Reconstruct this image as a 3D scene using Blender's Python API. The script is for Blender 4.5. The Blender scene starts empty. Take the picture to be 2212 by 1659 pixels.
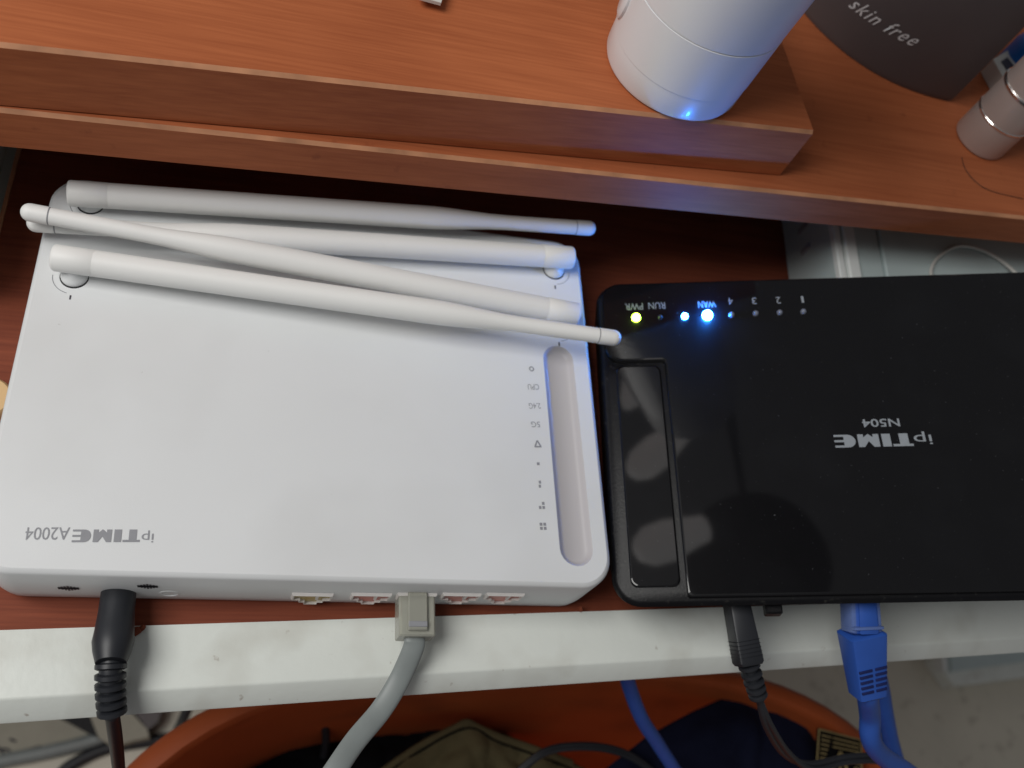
import bpy, bmesh, math, random
from mathutils import Vector, Matrix, noise
random.seed(7)
sc = bpy.context.scene
COL = sc.collection

# ------------------------------------------------------------------ camera
RX = Vector((0.9598113, -0.0518959, 0.2758061))     # camera right in world
RY = Vector((0.0827559, -0.8867207, -0.4548383))    # camera down in world
RZ = Vector((0.2681672, 0.4593835, -0.8467899))     # camera forward in world
CAM = Vector((0.0715336, -0.0772756, 0.3050298))
F = 2930.76 / 3264.0
cd = bpy.data.cameras.new('camera'); cam = bpy.data.objects.new('camera', cd); COL.objects.link(cam)
m = Matrix((RX, -RY, -RZ)).transposed().to_4x4(); m.translation = CAM
cam.matrix_world = m
cd.sensor_width = 36.0; cd.lens = 36.0 * F; cd.clip_start = 0.01; cd.clip_end = 50
cd.dof.use_dof = True; cd.dof.focus_distance = 0.28; cd.dof.aperture_fstop = 12.0
sc.camera = cam

# ------------------------------------------------------------------ light
w = bpy.data.worlds.new('World'); sc.world = w; w.use_nodes = True
bg = w.node_tree.nodes['Background']
bg.inputs[0].default_value = (0.97, 0.97, 1.0, 1); bg.inputs[1].default_value = 0.13
def area(name, loc, target, size, power, col):
    l = bpy.data.lights.new(name, 'AREA'); l.energy = power; l.color = col; l.shape = 'RECTANGLE'
    l.size, l.size_y = size
    o = bpy.data.objects.new(name, l); COL.objects.link(o); o.location = loc
    o.rotation_euler = (Vector(target) - Vector(loc)).to_track_quat('-Z', 'Y').to_euler()
    return o
area('window_light', (-0.52, 0.0, 0.92), (0.06, 0.06, 0.0), (0.60, 0.60), 9.0, (1.0, 0.985, 0.955))
sc.view_settings.view_transform = 'Standard'; sc.view_settings.look = 'None'
sc.view_settings.exposure = 0.0; sc.view_settings.gamma = 1.0
sc.view_settings.use_curve_mapping = False

# ------------------------------------------------------------------ pixel helpers (2212 x 1659 grid of the photograph)
def ray(px, py):
    x = (px / 2212.0 - 0.5) / F; y = (py - 829.5) / 2212.0 / F
    return RX * x + RY * y + RZ
def at(px, py, z):
    r = ray(px, py); return CAM + r * ((z - CAM.z) / r.z)
def on_plane(px, py, P, N):
    r = ray(px, py); return CAM + r * ((Vector(P) - CAM).dot(N) / r.dot(N))

# ------------------------------------------------------------------ materials
def lin(r, g, b):
    f = lambda c: (c / 255 / 12.92) if c <= 10 else ((c / 255 + 0.055) / 1.055) ** 2.4
    return (f(r), f(g), f(b), 1)
def mat(name, col, rough=0.5, var=0.06, scale=60, bump=0.0, bscale=400, spec=0.5, metal=0.0, coat=0.0, coat_rough=0.1, trans=0.0, emit=None, sub=0.0):
    m = bpy.data.materials.new(name); m.use_nodes = True
    nt = m.node_tree; b = nt.nodes['Principled BSDF']
    b.inputs['Roughness'].default_value = rough; b.inputs['Metallic'].default_value = metal
    b.inputs['Specular IOR Level'].default_value = spec
    b.inputs['Coat Weight'].default_value = coat; b.inputs['Coat IOR'].default_value = 1.45; b.inputs['Coat Roughness'].default_value = coat_rough
    b.inputs['Transmission Weight'].default_value = trans
    tc = nt.nodes.new('ShaderNodeTexCoord')
    n = nt.nodes.new('ShaderNodeTexNoise'); n.inputs['Scale'].default_value = scale; n.inputs['Detail'].default_value = 5
    nt.links.new(tc.outputs['Object'], n.inputs['Vector'])
    mx = nt.nodes.new('ShaderNodeMix'); mx.data_type = 'RGBA'
    c = col
    mx.inputs['A'].default_value = tuple(max(0, v * (1 - var * 2)) for v in c[:3]) + (1,)
    mx.inputs['B'].default_value = tuple(min(1, v * (1 + var * 2)) for v in c[:3]) + (1,)
    nt.links.new(n.outputs['Fac'], mx.inputs['Factor'])
    nt.links.new(mx.outputs['Result'], b.inputs['Base Color'])
    if bump:
        n2 = nt.nodes.new('ShaderNodeTexNoise'); n2.inputs['Scale'].default_value = bscale; n2.inputs['Detail'].default_value = 4
        nt.links.new(tc.outputs['Object'], n2.inputs['Vector'])
        bp = nt.nodes.new('ShaderNodeBump'); bp.inputs['Strength'].default_value = bump; bp.inputs['Distance'].default_value = 0.001
        nt.links.new(n2.outputs['Fac'], bp.inputs['Height']); nt.links.new(bp.outputs['Normal'], b.inputs['Normal'])
    if emit:
        b.inputs['Emission Color'].default_value = emit[0]; b.inputs['Emission Strength'].default_value = emit[1]
    return m
def specks(m, col, scale, lo, hi, amt):
    nt = m.node_tree; b = nt.nodes['Principled BSDF']; src = b.inputs['Base Color'].links[0].from_socket
    tc = nt.nodes.new('ShaderNodeTexCoord'); n = nt.nodes.new('ShaderNodeTexNoise'); n.inputs['Scale'].default_value = scale; n.inputs['Detail'].default_value = 3
    nt.links.new(tc.outputs['Object'], n.inputs['Vector'])
    r = nt.nodes.new('ShaderNodeMapRange'); r.inputs['From Min'].default_value = lo; r.inputs['From Max'].default_value = hi; r.inputs['To Max'].default_value = amt
    nt.links.new(n.outputs['Fac'], r.inputs['Value'])
    mx = nt.nodes.new('ShaderNodeMix'); mx.data_type = 'RGBA'; mx.inputs['B'].default_value = col
    nt.links.new(r.outputs['Result'], mx.inputs['Factor']); nt.links.new(src, mx.inputs['A']); nt.links.new(mx.outputs['Result'], b.inputs['Base Color'])
    return m
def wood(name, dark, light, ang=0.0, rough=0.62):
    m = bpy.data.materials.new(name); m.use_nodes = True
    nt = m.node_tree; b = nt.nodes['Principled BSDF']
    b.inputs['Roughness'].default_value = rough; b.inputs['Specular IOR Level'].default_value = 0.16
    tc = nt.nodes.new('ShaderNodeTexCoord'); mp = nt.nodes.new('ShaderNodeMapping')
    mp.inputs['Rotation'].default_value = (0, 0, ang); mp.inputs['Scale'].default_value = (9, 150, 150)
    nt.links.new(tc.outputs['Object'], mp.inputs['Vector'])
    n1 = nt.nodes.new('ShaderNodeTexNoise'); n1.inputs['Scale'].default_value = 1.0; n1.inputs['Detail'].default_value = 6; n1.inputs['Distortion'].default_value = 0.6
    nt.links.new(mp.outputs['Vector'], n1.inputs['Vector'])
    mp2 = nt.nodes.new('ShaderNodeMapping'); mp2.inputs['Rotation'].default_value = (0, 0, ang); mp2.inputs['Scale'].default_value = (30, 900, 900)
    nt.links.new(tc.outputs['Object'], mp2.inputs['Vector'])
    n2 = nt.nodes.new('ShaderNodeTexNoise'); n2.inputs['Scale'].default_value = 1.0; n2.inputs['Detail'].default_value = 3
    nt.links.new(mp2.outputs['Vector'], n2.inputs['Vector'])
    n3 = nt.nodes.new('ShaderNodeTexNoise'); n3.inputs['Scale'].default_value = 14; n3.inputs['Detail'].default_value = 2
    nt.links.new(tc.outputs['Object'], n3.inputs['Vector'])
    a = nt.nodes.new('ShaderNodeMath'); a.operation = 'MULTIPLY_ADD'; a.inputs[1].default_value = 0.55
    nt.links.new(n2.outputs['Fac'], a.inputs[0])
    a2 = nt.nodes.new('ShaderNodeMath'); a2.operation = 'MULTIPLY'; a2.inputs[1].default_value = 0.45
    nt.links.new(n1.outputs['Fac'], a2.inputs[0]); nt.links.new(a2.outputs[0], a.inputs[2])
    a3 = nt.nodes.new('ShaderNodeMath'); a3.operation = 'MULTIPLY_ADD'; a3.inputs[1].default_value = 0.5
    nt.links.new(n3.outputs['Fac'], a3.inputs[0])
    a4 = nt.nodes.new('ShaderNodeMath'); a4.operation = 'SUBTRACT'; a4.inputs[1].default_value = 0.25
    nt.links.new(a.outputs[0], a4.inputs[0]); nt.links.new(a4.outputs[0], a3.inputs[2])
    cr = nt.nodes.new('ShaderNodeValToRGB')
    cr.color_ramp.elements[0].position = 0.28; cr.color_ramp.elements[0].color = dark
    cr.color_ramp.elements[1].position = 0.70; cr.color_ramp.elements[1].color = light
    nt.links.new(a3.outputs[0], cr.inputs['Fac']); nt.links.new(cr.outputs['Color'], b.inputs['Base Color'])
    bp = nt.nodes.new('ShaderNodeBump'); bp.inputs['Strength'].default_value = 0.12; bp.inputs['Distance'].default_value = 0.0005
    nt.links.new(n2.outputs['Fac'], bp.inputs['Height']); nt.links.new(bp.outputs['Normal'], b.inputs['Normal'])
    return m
def textile(name, col, sc1=900, bump=0.6):
    m = mat(name, col, rough=0.95, var=0.22, scale=45, bump=bump, bscale=sc1, spec=0.1); return m

M = {}
M['wood'] = wood('desk_wood', lin(152, 82, 50), lin(180, 104, 66))
M['wood_r'] = wood('shelf_wood', lin(154, 82, 49), lin(184, 106, 66))
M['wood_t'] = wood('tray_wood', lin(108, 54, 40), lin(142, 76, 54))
M['edge'] = mat('pale_edge', lin(192, 136, 100), 0.5, 0.3, 90)  # paler tan for board chamfers and tray edging
M['white'] = mat('router_white', lin(226, 228, 229), 0.42, 0.012, 30, bump=0.04, bscale=2500)
M['antenna'] = mat('antenna_white', lin(238, 238, 236), 0.5, 0.012, 40)
M['groove'] = mat('smoked_white', lin(190, 187, 190), 0.42, 0.01, 30)
M['rail'] = mat('painted_white', lin(222, 226, 220), 0.38, 0.03, 35, bump=0.08, bscale=300)
M['print'] = mat('grey_print', lin(146, 147, 152), 0.5, 0.05, 300)
M['print_dk'] = mat('dark_print', lin(66, 64, 74), 0.5, 0.05, 300)
M['print_w'] = mat('silver_print', lin(146, 152, 158), 0.4, 0.05, 300)
M['black_matte'] = mat('black_plastic', lin(13, 13, 16), 0.4, 0.15, 200, bump=0.1, bscale=1500, spec=0.25)
M['black_gloss'] = mat('black_gloss', lin(7, 7, 10), 0.35, 0.1, 80, coat=1.0, coat_rough=0.04, spec=0.15)
M['dark_gap'] = mat('dark_gap', lin(18, 18, 22), 0.7, 0.05)
M['cable_black'] = mat('black_rubber', lin(36, 38, 43), 0.45, 0.1, 120)
M['cable_grey'] = mat('grey_jacket', lin(132, 138, 137), 0.45, 0.06, 120)
M['cable_blue'] = mat('blue_jacket', lin(44, 86, 172), 0.45, 0.06, 120)
M['clear'] = mat('clear_plastic', lin(214, 214, 200), 0.25, 0.02, trans=0.55)
M['clear_blue'] = mat('clear_blue_plastic', lin(110, 136, 200), 0.25, 0.02, trans=0.35)
M['pink'] = mat('pink_port', lin(206, 128, 116), 0.4, 0.12, 300)
M['yellow'] = mat('yellow_port', lin(190, 168, 112), 0.4, 0.12, 300)
M['port_w'] = mat('port_white', lin(224, 220, 216), 0.4, 0.05, 300)
M['bottle'] = mat('bottle_white', lin(226, 227, 229), 0.34, 0.01, 30, coat=0.25, coat_rough=0.12)
M['brown'] = mat('brown_bottle', lin(86, 79, 80), 0.5, 0.05, 60)
M['silver'] = mat('silver_metal', lin(190, 176, 170), 0.42, 0.03, 100, metal=0.35)
M['silver_b'] = mat('bright_metal', lin(235, 230, 226), 0.15, 0.02, 100, metal=1.0)
M['case'] = mat('case_grey', lin(186, 200, 200), 0.45, 0.04, 40)
M['case_w'] = mat('case_white', lin(228, 232, 230), 0.4, 0.03, 40)
M['floor'] = mat('floor_vinyl', lin(208, 202, 186), 0.5, 0.12, 9, bump=0.1, bscale=120)
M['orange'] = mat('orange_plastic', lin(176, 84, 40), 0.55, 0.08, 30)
M['cloth_k'] = textile('black_cloth', lin(16, 16, 19))
M['cloth_o'] = textile('olive_cloth', lin(98, 90, 66), 700, 0.5)
M['cloth_n'] = textile('navy_cloth', lin(22, 25, 44))
M['thread'] = textile('gold_thread', lin(176, 156, 108), 1500, 0.8)
M['paper'] = mat('paper', lin(206, 204, 198), 0.8, 0.03, 20)
M['grey_card'] = mat('grey_card', lin(160, 156, 142), 0.7, 0.08, 60)
M['ink'] = mat('ink', lin(30, 30, 44), 0.6, 0.05)
M['ink_blue'] = mat('deep_blue', lin(12, 26, 84), 0.6, 0.05)
M['beige'] = mat('beige', lin(214, 178, 128), 0.6, 0.06)
M['blue_cap'] = mat('blue_cap', lin(24, 104, 190), 0.35, 0.05)
M['lamp_glow'] = mat('added_glow_shade', lin(225, 220, 215), 0.5, 0.03, emit=((1, .97, .95, 1), 1.1))  # glow added to unlit heads so they show up in the cover
M['panel'] = mat('side_panel', lin(196, 204, 198), 0.5, 0.05, 20)

specks(M['rail'], lin(120, 88, 62), 260, .70, .80, .6); specks(M['rail'], lin(176, 172, 160), 38, .52, .75, .5)
specks(M['white'], lin(196, 196, 194), 20, .50, .80, .25); specks(M['white'], lin(120, 110, 100), 420, .76, .84, .5)
specks(M['black_gloss'], lin(120, 122, 126), 900, .70, .80, .5); specks(M['black_gloss'], lin(24, 25, 28), 30, .5, .8, .4)
specks(M['black_matte'], lin(110, 108, 100), 600, .62, .80, .22)
specks(M['wood'], lin(120, 62, 40), 160, .66, .80, .5); specks(M['floor'], lin(120, 108, 92), 60, .60, .78, .5)
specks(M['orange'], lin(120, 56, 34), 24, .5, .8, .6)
# ------------------------------------------------------------------ mesh helpers
def link_mesh(name, me, m, parent=None, smooth=40):
    if m:
        for mm in (m if isinstance(m, (list, tuple)) else [m]): me.materials.append(mm)
    if smooth:
        me.shade_smooth(); me.set_sharp_from_angle(angle=math.radians(smooth))
    o = bpy.data.objects.new(name, me); COL.objects.link(o)
    if parent: o.parent = parent
    return o
class MB:
    def __init__(s): s.v = []; s.f = []; s.mi = []
    def add(s, vs, fs, mi=0):
        k = len(s.v); s.v += [tuple(p) for p in vs]
        for f in fs: s.f.append([i + k for i in f]); s.mi.append(mi)
        return s
    def loft(s, loops, cap=(True, True), mi=0, closed=True):
        n = len(loops[0]); vs = [p for l in loops for p in l]; fs = []
        for a in range(len(loops) - 1):
            for i in range(n if closed else n - 1):
                j = (i + 1) % n
                fs.append([a * n + i, a * n + j, (a + 1) * n + j, (a + 1) * n + i])
        if cap[0]: fs.append(list(range(n))[::-1])
        if cap[1]: fs.append([(len(loops) - 1) * n + i for i in range(n)])
        return s.add(vs, fs, mi)
    def box(s, x0, x1, y0, y1, z0, z1, b=0.0, mi=0):
        if b <= 0:
            return s.loft([[(x0, y0, z), (x1, y0, z), (x1, y1, z), (x0, y1, z)] for z in (z0, z1)], mi=mi)
        L = []
        for z, i in ((z0, b), (z0 + b, 0), (z1 - b, 0), (z1, b)):
            L.append([(p[0], p[1], z) for p in rr(x0 + i, x1 - i, y0 + i, y1 - i, b if i == 0 else b * 0.4, 2)])
        return s.loft(L, mi=mi)
    def mesh(s, name='m'):
        me = bpy.data.meshes.new(name); me.from_pydata(s.v, [], s.f)
        me.polygons.foreach_set('material_index', s.mi)
        bm = bmesh.new(); bm.from_mesh(me); bmesh.ops.recalc_face_normals(bm, faces=bm.faces); bm.to_mesh(me); bm.free()
        return me
    def build(s, name, m, parent=None, smooth=40): return link_mesh(name, s.mesh(name), m, parent, smooth)
def rr(x0, x1, y0, y1, r, n=6):
    out = []
    for cx, cy, a0 in ((x1 - r, y0 + r, -90), (x1 - r, y1 - r, 0), (x0 + r, y1 - r, 90), (x0 + r, y0 + r, 180)):
        for k in range(n + 1):
            a = math.radians(a0 + 90 * k / n); out.append((cx + r * math.cos(a), cy + r * math.sin(a)))
    return out
def smooth_path(pts, per=10):
    P = [Vector(p) for p in pts]; P = [P[0] * 2 - P[1]] + P + [P[-1] * 2 - P[-2]]; out = []
    for i in range(1, len(P) - 2):
        for k in range(per):
            t = k / per; a, b, c, d = P[i - 1:i + 3]
            out.append(0.5 * ((2 * b) + (c - a) * t + (2 * a - 5 * b + 4 * c - d) * t * t + (-a + 3 * b - 3 * c + d) * t ** 3))
    out.append(P[-2]); return out
def tube(mb, path, rad, n=14, up=(0, 0, 1), flat=1.0, cap=True, mi=0):
    """rad: number or list; flat: height / width ratio of the section"""
    N = len(path); loops = []
    side = None
    for i, p in enumerate(path):
        t = (path[min(i + 1, N - 1)] - path[max(i - 1, 0)]).normalized()
        s = t.cross(Vector(up))
        if s.length < 1e-3: s = side if side else t.cross(Vector((0, 1, 0)))
        s.normalize()
        if side and s.dot(side) < 0: s = -s
        side = s; u = s.cross(t).normalized()
        r = rad[i] if isinstance(rad, (list, tuple)) else rad
        loops.append([p + s * (r * math.cos(2 * math.pi * k / n)) + u * (r * flat * math.sin(2 * math.pi * k / n)) for k in range(n)])
    mb.loft(loops, (cap, cap), mi); return mb
def lathe(mb, base, axis, prof, n=32, mi=0, cap=(True, True), sx=1.0):
    """prof: (distance along axis, radius)"""
    a = Vector(axis).normalized(); s = a.cross(Vector((0, 0, 1)))
    if s.length < 1e-3: s = Vector((1, 0, 0))
    s.normalize(); u = s.cross(a); base = Vector(base)
    mb.loft([[base + a * d + s * (r * math.cos(2 * math.pi * k / n)) + u * (r * sx * math.sin(2 * math.pi * k / n)) for k in range(n)] for d, r in prof], cap, mi)
    return mb
def text_mesh(body, shear=0.0, bold=0.0, space=1.0):
    c = bpy.data.curves.new('t', 'FONT'); c.body = body; c.shear = shear; c.offset = bold; c.space_character = space; c.resolution_u = 3
    o = bpy.data.objects.new('t', c); COL.objects.link(o); bpy.context.view_layer.update()
    me = bpy.data.meshes.new_from_object(o.evaluated_get(bpy.context.evaluated_depsgraph_get()))
    bpy.data.objects.remove(o); bpy.data.curves.remove(c)
    return me
def place_flat(me, origin, ex, ey, w, h, name, m, parent=None, lift=0.00012):
    """fit a flat mesh (xy) into a w x h box whose lower-left corner is origin, along ex, ey"""
    xs = [v.co.x for v in me.vertices]; ys = [v.co.y for v in me.vertices]
    x0, x1, y0, y1 = min(xs), max(xs), min(ys), max(ys)
    ex = Vector(ex).normalized(); ey = Vector(ey).normalized(); ez = ex.cross(ey)
    for v in me.vertices:
        v.co = Vector(origin) + ex * ((v.co.x - x0) / (x1 - x0) * w) + ey * ((v.co.y - y0) / max(y1 - y0, 1e-6) * h) + ez * lift
    return link_mesh(name, me, m, parent, 0)
def flat_polys(polys):
    mb = MB()
    for p in polys: mb.add([(x, y, 0) for x, y in p], [list(range(len(p)))])
    return mb.mesh()
def rect(x0, x1, y0, y1): return [(x0, y0), (x1, y0), (x1, y1), (x0, y1)]
def arc_e():
    P = []                                   # solid rounded left part of the E
    for k in range(13):
        a = math.radians(90 + 180 * k / 12); P.append((0.75 + 0.75 * math.cos(a), 0.5 + 0.5 * math.sin(a)))
    return [P + [(1.1, 0.0), (1.1, 1.0)], rect(1.1, 2.0, 0.0, 0.16), rect(1.1, 2.0, 0.42, 0.58), rect(1.1, 2.0, 0.84, 1.0)]
def time_word():
    sh = lambda ps, dx: [[(x + dx, y) for x, y in p] for p in ps]
    T = [rect(0, 1.9, 0.82, 1.0), rect(0.38, 1.24, 0, 0.82)]
    I = [rect(0, 0.82, 0, 1)]
    Mm = [rect(0, 0.55, 0, 1), rect(1.45, 2.0, 0, 1), [(0.55, 1.0), (0.55, 0.25), (0.95, 0.0), (1.05, 0.0), (1.0, 0.55)], [(1.45, 1.0), (1.0, 0.55), (1.05, 0.0), (1.45, 0.25)]]
    return flat_polys(T + sh(I, 2.05) + sh(Mm, 3.14) + sh(arc_e(), 5.38))
def thing(name, label, cat, loc=(0, 0, 0), group=None):
    o = bpy.data.objects.new(name, None); COL.objects.link(o); o.empty_display_size = 0.02
    o.location = loc; o['label'] = label; o['category'] = cat
    if group: o['group'] = group
    THINGS.append(o); return o
def tag(o, label, cat, group=None):
    o['label'] = label; o['category'] = cat
    if group: o['group'] = group
    return o
THINGS = []   # parts are modelled in world coordinates; at the end each part is re-expressed relative to its thing

# ================================================================== SETTING
FLOOR = -0.62
o = MB().box(-1.1, 2.0, -1.1, 1.6, FLOOR - 0.02, FLOOR).build('floor', M['floor'], None, 0); o['kind'] = 'structure'

# ---- desk: top board, side panels
DZ0, DZ1 = 0.060, 0.0763
def board(mb, x0, x1, yl, yr, depth, z0, z1, ch=0.0011):
    """board whose front edge runs from (x0,yl) to (x1,yr); top front arris is a pale chamfer (slot 1)"""
    d = Vector((x1 - x0, yr - yl, 0)).normalized(); nrm = Vector((-d.y, d.x, 0))
    A = Vector((x0, yl, 0)); B = Vector((x1, yr, 0))
    sec = [(0, z0 + ch * .5), (ch * .5, z0), (depth, z0), (depth, z1), (ch, z1), (0, z1 - ch)]
    la = [A + nrm * s + Vector((0, 0, z)) for s, z in sec]; lb = [B + nrm * s + Vector((0, 0, z)) for s, z in sec]
    k = len(mb.v); mb.loft([la, lb])
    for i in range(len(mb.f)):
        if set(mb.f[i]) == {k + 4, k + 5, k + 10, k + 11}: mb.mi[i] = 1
    return mb
desk = thing('desk', 'reddish brown wooden desk with a pale front edge above the routers', 'desk', (0.3, 0.4, FLOOR))
dy = lambda x: 0.1215 + (x + 0.0083) * 0.0597
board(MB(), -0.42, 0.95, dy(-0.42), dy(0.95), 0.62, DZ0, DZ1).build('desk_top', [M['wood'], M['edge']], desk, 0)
MB().box(-0.060, -0.0265, 0.10, 0.70, FLOOR, DZ0).build('side_panel', M['panel'], desk, 0)
MB().box(0.88, 0.91, 0.22, 0.72, FLOOR, DZ0).build('side_panel', M['panel'], desk, 0)

# ---- shelf board lying on the desk
shelf = MB(); SZ = DZ1 + 0.0238
sy = lambda x: 0.1231 + (x + 0.0057) * 0.0843
board(shelf, -0.42, 0.2535, sy(-0.42), sy(0.2535), 0.30, DZ1, SZ)
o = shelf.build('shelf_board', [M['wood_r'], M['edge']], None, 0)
tag(o, 'thick reddish wooden board lying on the desk top under the white bottle', 'board')

# ---- pull-out tray: wood panel, pale side edging, white front strip
tray = thing('pull_out_tray', 'wooden pull-out tray with white front strip carrying both routers', 'tray', (0.2, 0.1, -0.018))
ra = lambda z: (at(0, 1363, z), at(2212, 1292, z))
a0, a1 = ra(0.002)
sl = (a1.y - a0.y) / (a1.x - a0.x); ry = lambda x: a0.y + (x - a0.x) * sl
XL, XR = -0.0205, 0.62
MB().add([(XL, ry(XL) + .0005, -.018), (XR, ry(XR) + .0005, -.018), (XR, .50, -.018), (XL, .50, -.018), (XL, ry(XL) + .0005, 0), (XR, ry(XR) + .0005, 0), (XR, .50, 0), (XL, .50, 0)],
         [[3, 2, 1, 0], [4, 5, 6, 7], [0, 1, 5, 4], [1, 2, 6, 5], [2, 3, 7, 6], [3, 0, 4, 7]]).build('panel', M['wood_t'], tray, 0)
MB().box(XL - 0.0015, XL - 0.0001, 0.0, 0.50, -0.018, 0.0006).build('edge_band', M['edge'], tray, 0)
MB().box(-0.0265, XL - 0.0016, 0.02, 0.48, -0.016, -0.004).build('runner', M['panel'], tray, 0)
mb = MB(); loops = []
z1 = 0.0030; rd = .0016
k0, k1 = at(0, 1518, z1), at(2212, 1383, z1); ksl = (k1.y - k0.y) / (k1.x - k0.x)
def lip(px, py, k):        # lower arris of the sloping front lip, on the pixel's ray
    r_ = ray(px, py); best = min(range(1, 1500), key=lambda i: abs((lambda p: (z1 - p.z) - 1.3 * (k.y - p.y))(CAM + r_ * (.2 + i * .0002))))
    return CAM + r_ * (.2 + best * .0002)
l0, l1 = lip(0, 1563, k0), lip(2212, 1410, k1)
for x in (-0.06, XR):
    t_ = (x - k0.x) / (k1.x - k0.x)
    y = ry(x); f = y - (k0.y + (x - k0.x) * ksl); zb = l0.z + (l1.z - l0.z) * t_; yl = y - (l0.y + (l1.y - l0.y) * t_)
    prof = [(0, -.02), (0, z1)]
    for k in range(6):
        a = math.radians(90 - 9 * k); prof.append((-(f - rd + rd * math.cos(a)), z1 - rd + rd * math.sin(a)))
    prof += [(-yl + .0003, zb + .0004), (-yl, zb - .0002), (-yl + .0006, zb - .0012), (-yl + .006, zb - .0012), (-yl + .006, zb - .010)]
    loops.append([(x, y + q[0], q[1]) for q in prof])
mb.loft(loops).build('front_strip', M['rail'], tray, 50)
for px, py, s in ((297, 1361, .0017), (308, 1357, .0010), (1254, 1317, .0009)):      # chipped laminate poking over the strip
    p = at(px, py, .0032)
    MB().add([p + Vector((-s, 0.001, -.001)), p + Vector((s * 1.1, 0.0012, -.001)), p + Vector((s * .7, -s * .5, .0006)), p + Vector((-.2 * s, -s * 1.2, .0004)), p + Vector((-s * .8, -s * .5, .0006)), p + Vector((0, 0.0008, .0012))],
             [[0, 1, 5], [1, 2, 5], [2, 3, 5], [3, 4, 5], [4, 0, 5], [4, 3, 2, 1, 0]]).build('chip', M['wood_t'], tray, 0)

# ================================================================== WHITE ROUTER
W, D, H = 0.19, 0.1385, 0.029
wr = thing('router', 'white router with four folded white antennas lying across its top', 'router', (W / 2, D / 2, 0))
body = MB(); nseg = 8
lv = [(.004, .0002), (.0014, .0006), (.0004, .003), (0, .008), (0, H - .0016), (.0005, H - .0006), (.0015, H)]
loops = [[(p[0], p[1], z) for p in rr(i, W - i, i, D - i, .0105 - i * .6, nseg)] for i, z in lv]
body.loft(loops, (True, False))
# top sheet with the LED groove cut in
bm = bmesh.new()
def ring(pts):
    vs = [bm.verts.new(p) for p in pts]; return vs, [bm.edges.new((vs[i], vs[(i + 1) % len(vs)])) for i in range(len(vs))]
outer, e1 = ring(loops[-1])
g0 = at(1206, 777, H); g1 = at(1245, 1186, H); gr = 0.0058
gd = (g1 - g0).normalized(); gs = Vector((-gd.y, gd.x, 0))
def stadium(r, z, n=10):
    out = []
    for k in range(n + 1):
        a = math.pi * k / n; out.append(g1 + gs * (r * math.cos(a)) + gd * (r * math.sin(a)))
    for k in range(n + 1):
        a = math.pi * k / n; out.append(g0 - gs * (r * math.cos(a)) - gd * (r * math.sin(a)))
    return [(p.x, p.y, z) for p in out]
hole, e2 = ring(stadium(gr, H))
bmesh.ops.triangle_fill(bm, use_beauty=True, edges=e1 + e2)
tm = bpy.data.meshes.new('t'); bm.to_mesh(tm); bm.free()
body.add([v.co for v in tm.vertices], [list(p.vertices) for p in tm.polygons])
me = body.mesh()
bm = bmesh.new(); bm.from_mesh(me); bmesh.ops.remove_doubles(bm, verts=bm.verts, dist=1e-6); bmesh.ops.recalc_face_normals(bm, faces=bm.faces); bm.to_mesh(me); bm.free()
o = link_mesh('body', me, M['white'], wr, 35)
for p in o.data.polygons: p.use_smooth = p.use_smooth and abs(p.normal.z) < .999
MB().loft([stadium(gr, H), stadium(gr - .0006, H - .0004), stadium(gr - .0011, H - .0014), stadium(gr - .0024, H - .0021)], (False, True)).build('led_window', M['groove'], wr, 60)

# antennas (base pixel, tip pixel, base z, tip z)
def antenna(bp, tp, zb, zt, flip, show=True):
    A = at(bp[0], bp[1], zb); B = at(tp[0], tp[1], zt); d = (B - A); L = d.length; ax = d / L
    n = 24; R0, R1 = .0043, .0028
    prof = []
    for k in range(25):
        t = k / 24
        s = min(1, max(0, (t - 0.65) / 0.18)); s = s * s * (3 - 2 * s)
        prof.append((0.0125 + t * (L * 0.955 - 0.0125), R0 + (R1 - R0) * s))
    mb = MB(); lathe(mb, A, ax, prof, n); root = mb.build('antenna', M['antenna'], wr)
    # base sleeve and tip cap are sub-parts
    mb = MB(); lathe(mb, A, ax, [(0, .0036), (.0003, R0 - .0002), (.0009, R0 + .00006), (.0122, R0 + .00006), (.0125, R0 - .0001), (.0127, R0 - .0006)], n)
    mb.build('base_sleeve', M['antenna'], root)
    mb = MB(); s0 = L * 0.955
    pr = [(s0 - .0004, R1 - .0006), (s0 + .00025, R1 - .0004), (s0 + .0003, R1 + .0001), (L - R1, R1 + .0001)]
    pr += [(L - R1 + R1 * math.sin(math.radians(a)), (R1 + .0001) * math.cos(math.radians(a))) for a in (20, 40, 55, 70, 82)]
    lathe(mb, A, ax, pr, n); mb.build('tip_cap', M['antenna'], root)
    mb = MB(); lathe(mb, A, ax, [(s0 - .0001, R1 + .00004), (s0 + .0002, R1 + .00004)], n); mb.build('seam', M['print'], root)
    # hinge disc in the router's corner, with its dark gap
    c = A + ax * .006; sgn = Vector((0, -1, 0))
    hc = Vector((c.x, c.y, H)) + sgn * (0.0022 if show else -.0012)
    mb = MB(); lathe(mb, hc, (0, 0, 1), [(-.001, .00435), (.0001, .00435)], 28); mb.build('hinge_gap', M['dark_gap'], root)
    mb = MB(); lathe(mb, hc + Vector((0, .0003, 0)), (0, 0, 1), [(-.001, .0041), (.0006, .0041), (.0016, .0036), (.0026, .0022), (.0045, .0015)], 28); mb.build('hinge', M['white'], root)
    mb = MB(); P = [hc + Vector((.0064 * math.cos(a), .0064 * math.sin(a), .00003)) for a in [math.radians(v) for v in (range(180, 262, 6) if not flip else range(278, 360, 6))]]
    tube(mb, P, .00012, 6); mb.build('arc_mark', M['print'], root)
    mb = MB(); t = hc + Vector((0, -.0078, 0)); mb.box(t.x - .00025, t.x + .00025, t.y - .0008, t.y + .0008, H - .0002, H + .0001); mb.build('tick_mark', M['print_dk'], root)
    return root
antenna((1237, 557), (57, 481), .0348, .0352, True)       # rear right, lowest
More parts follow.
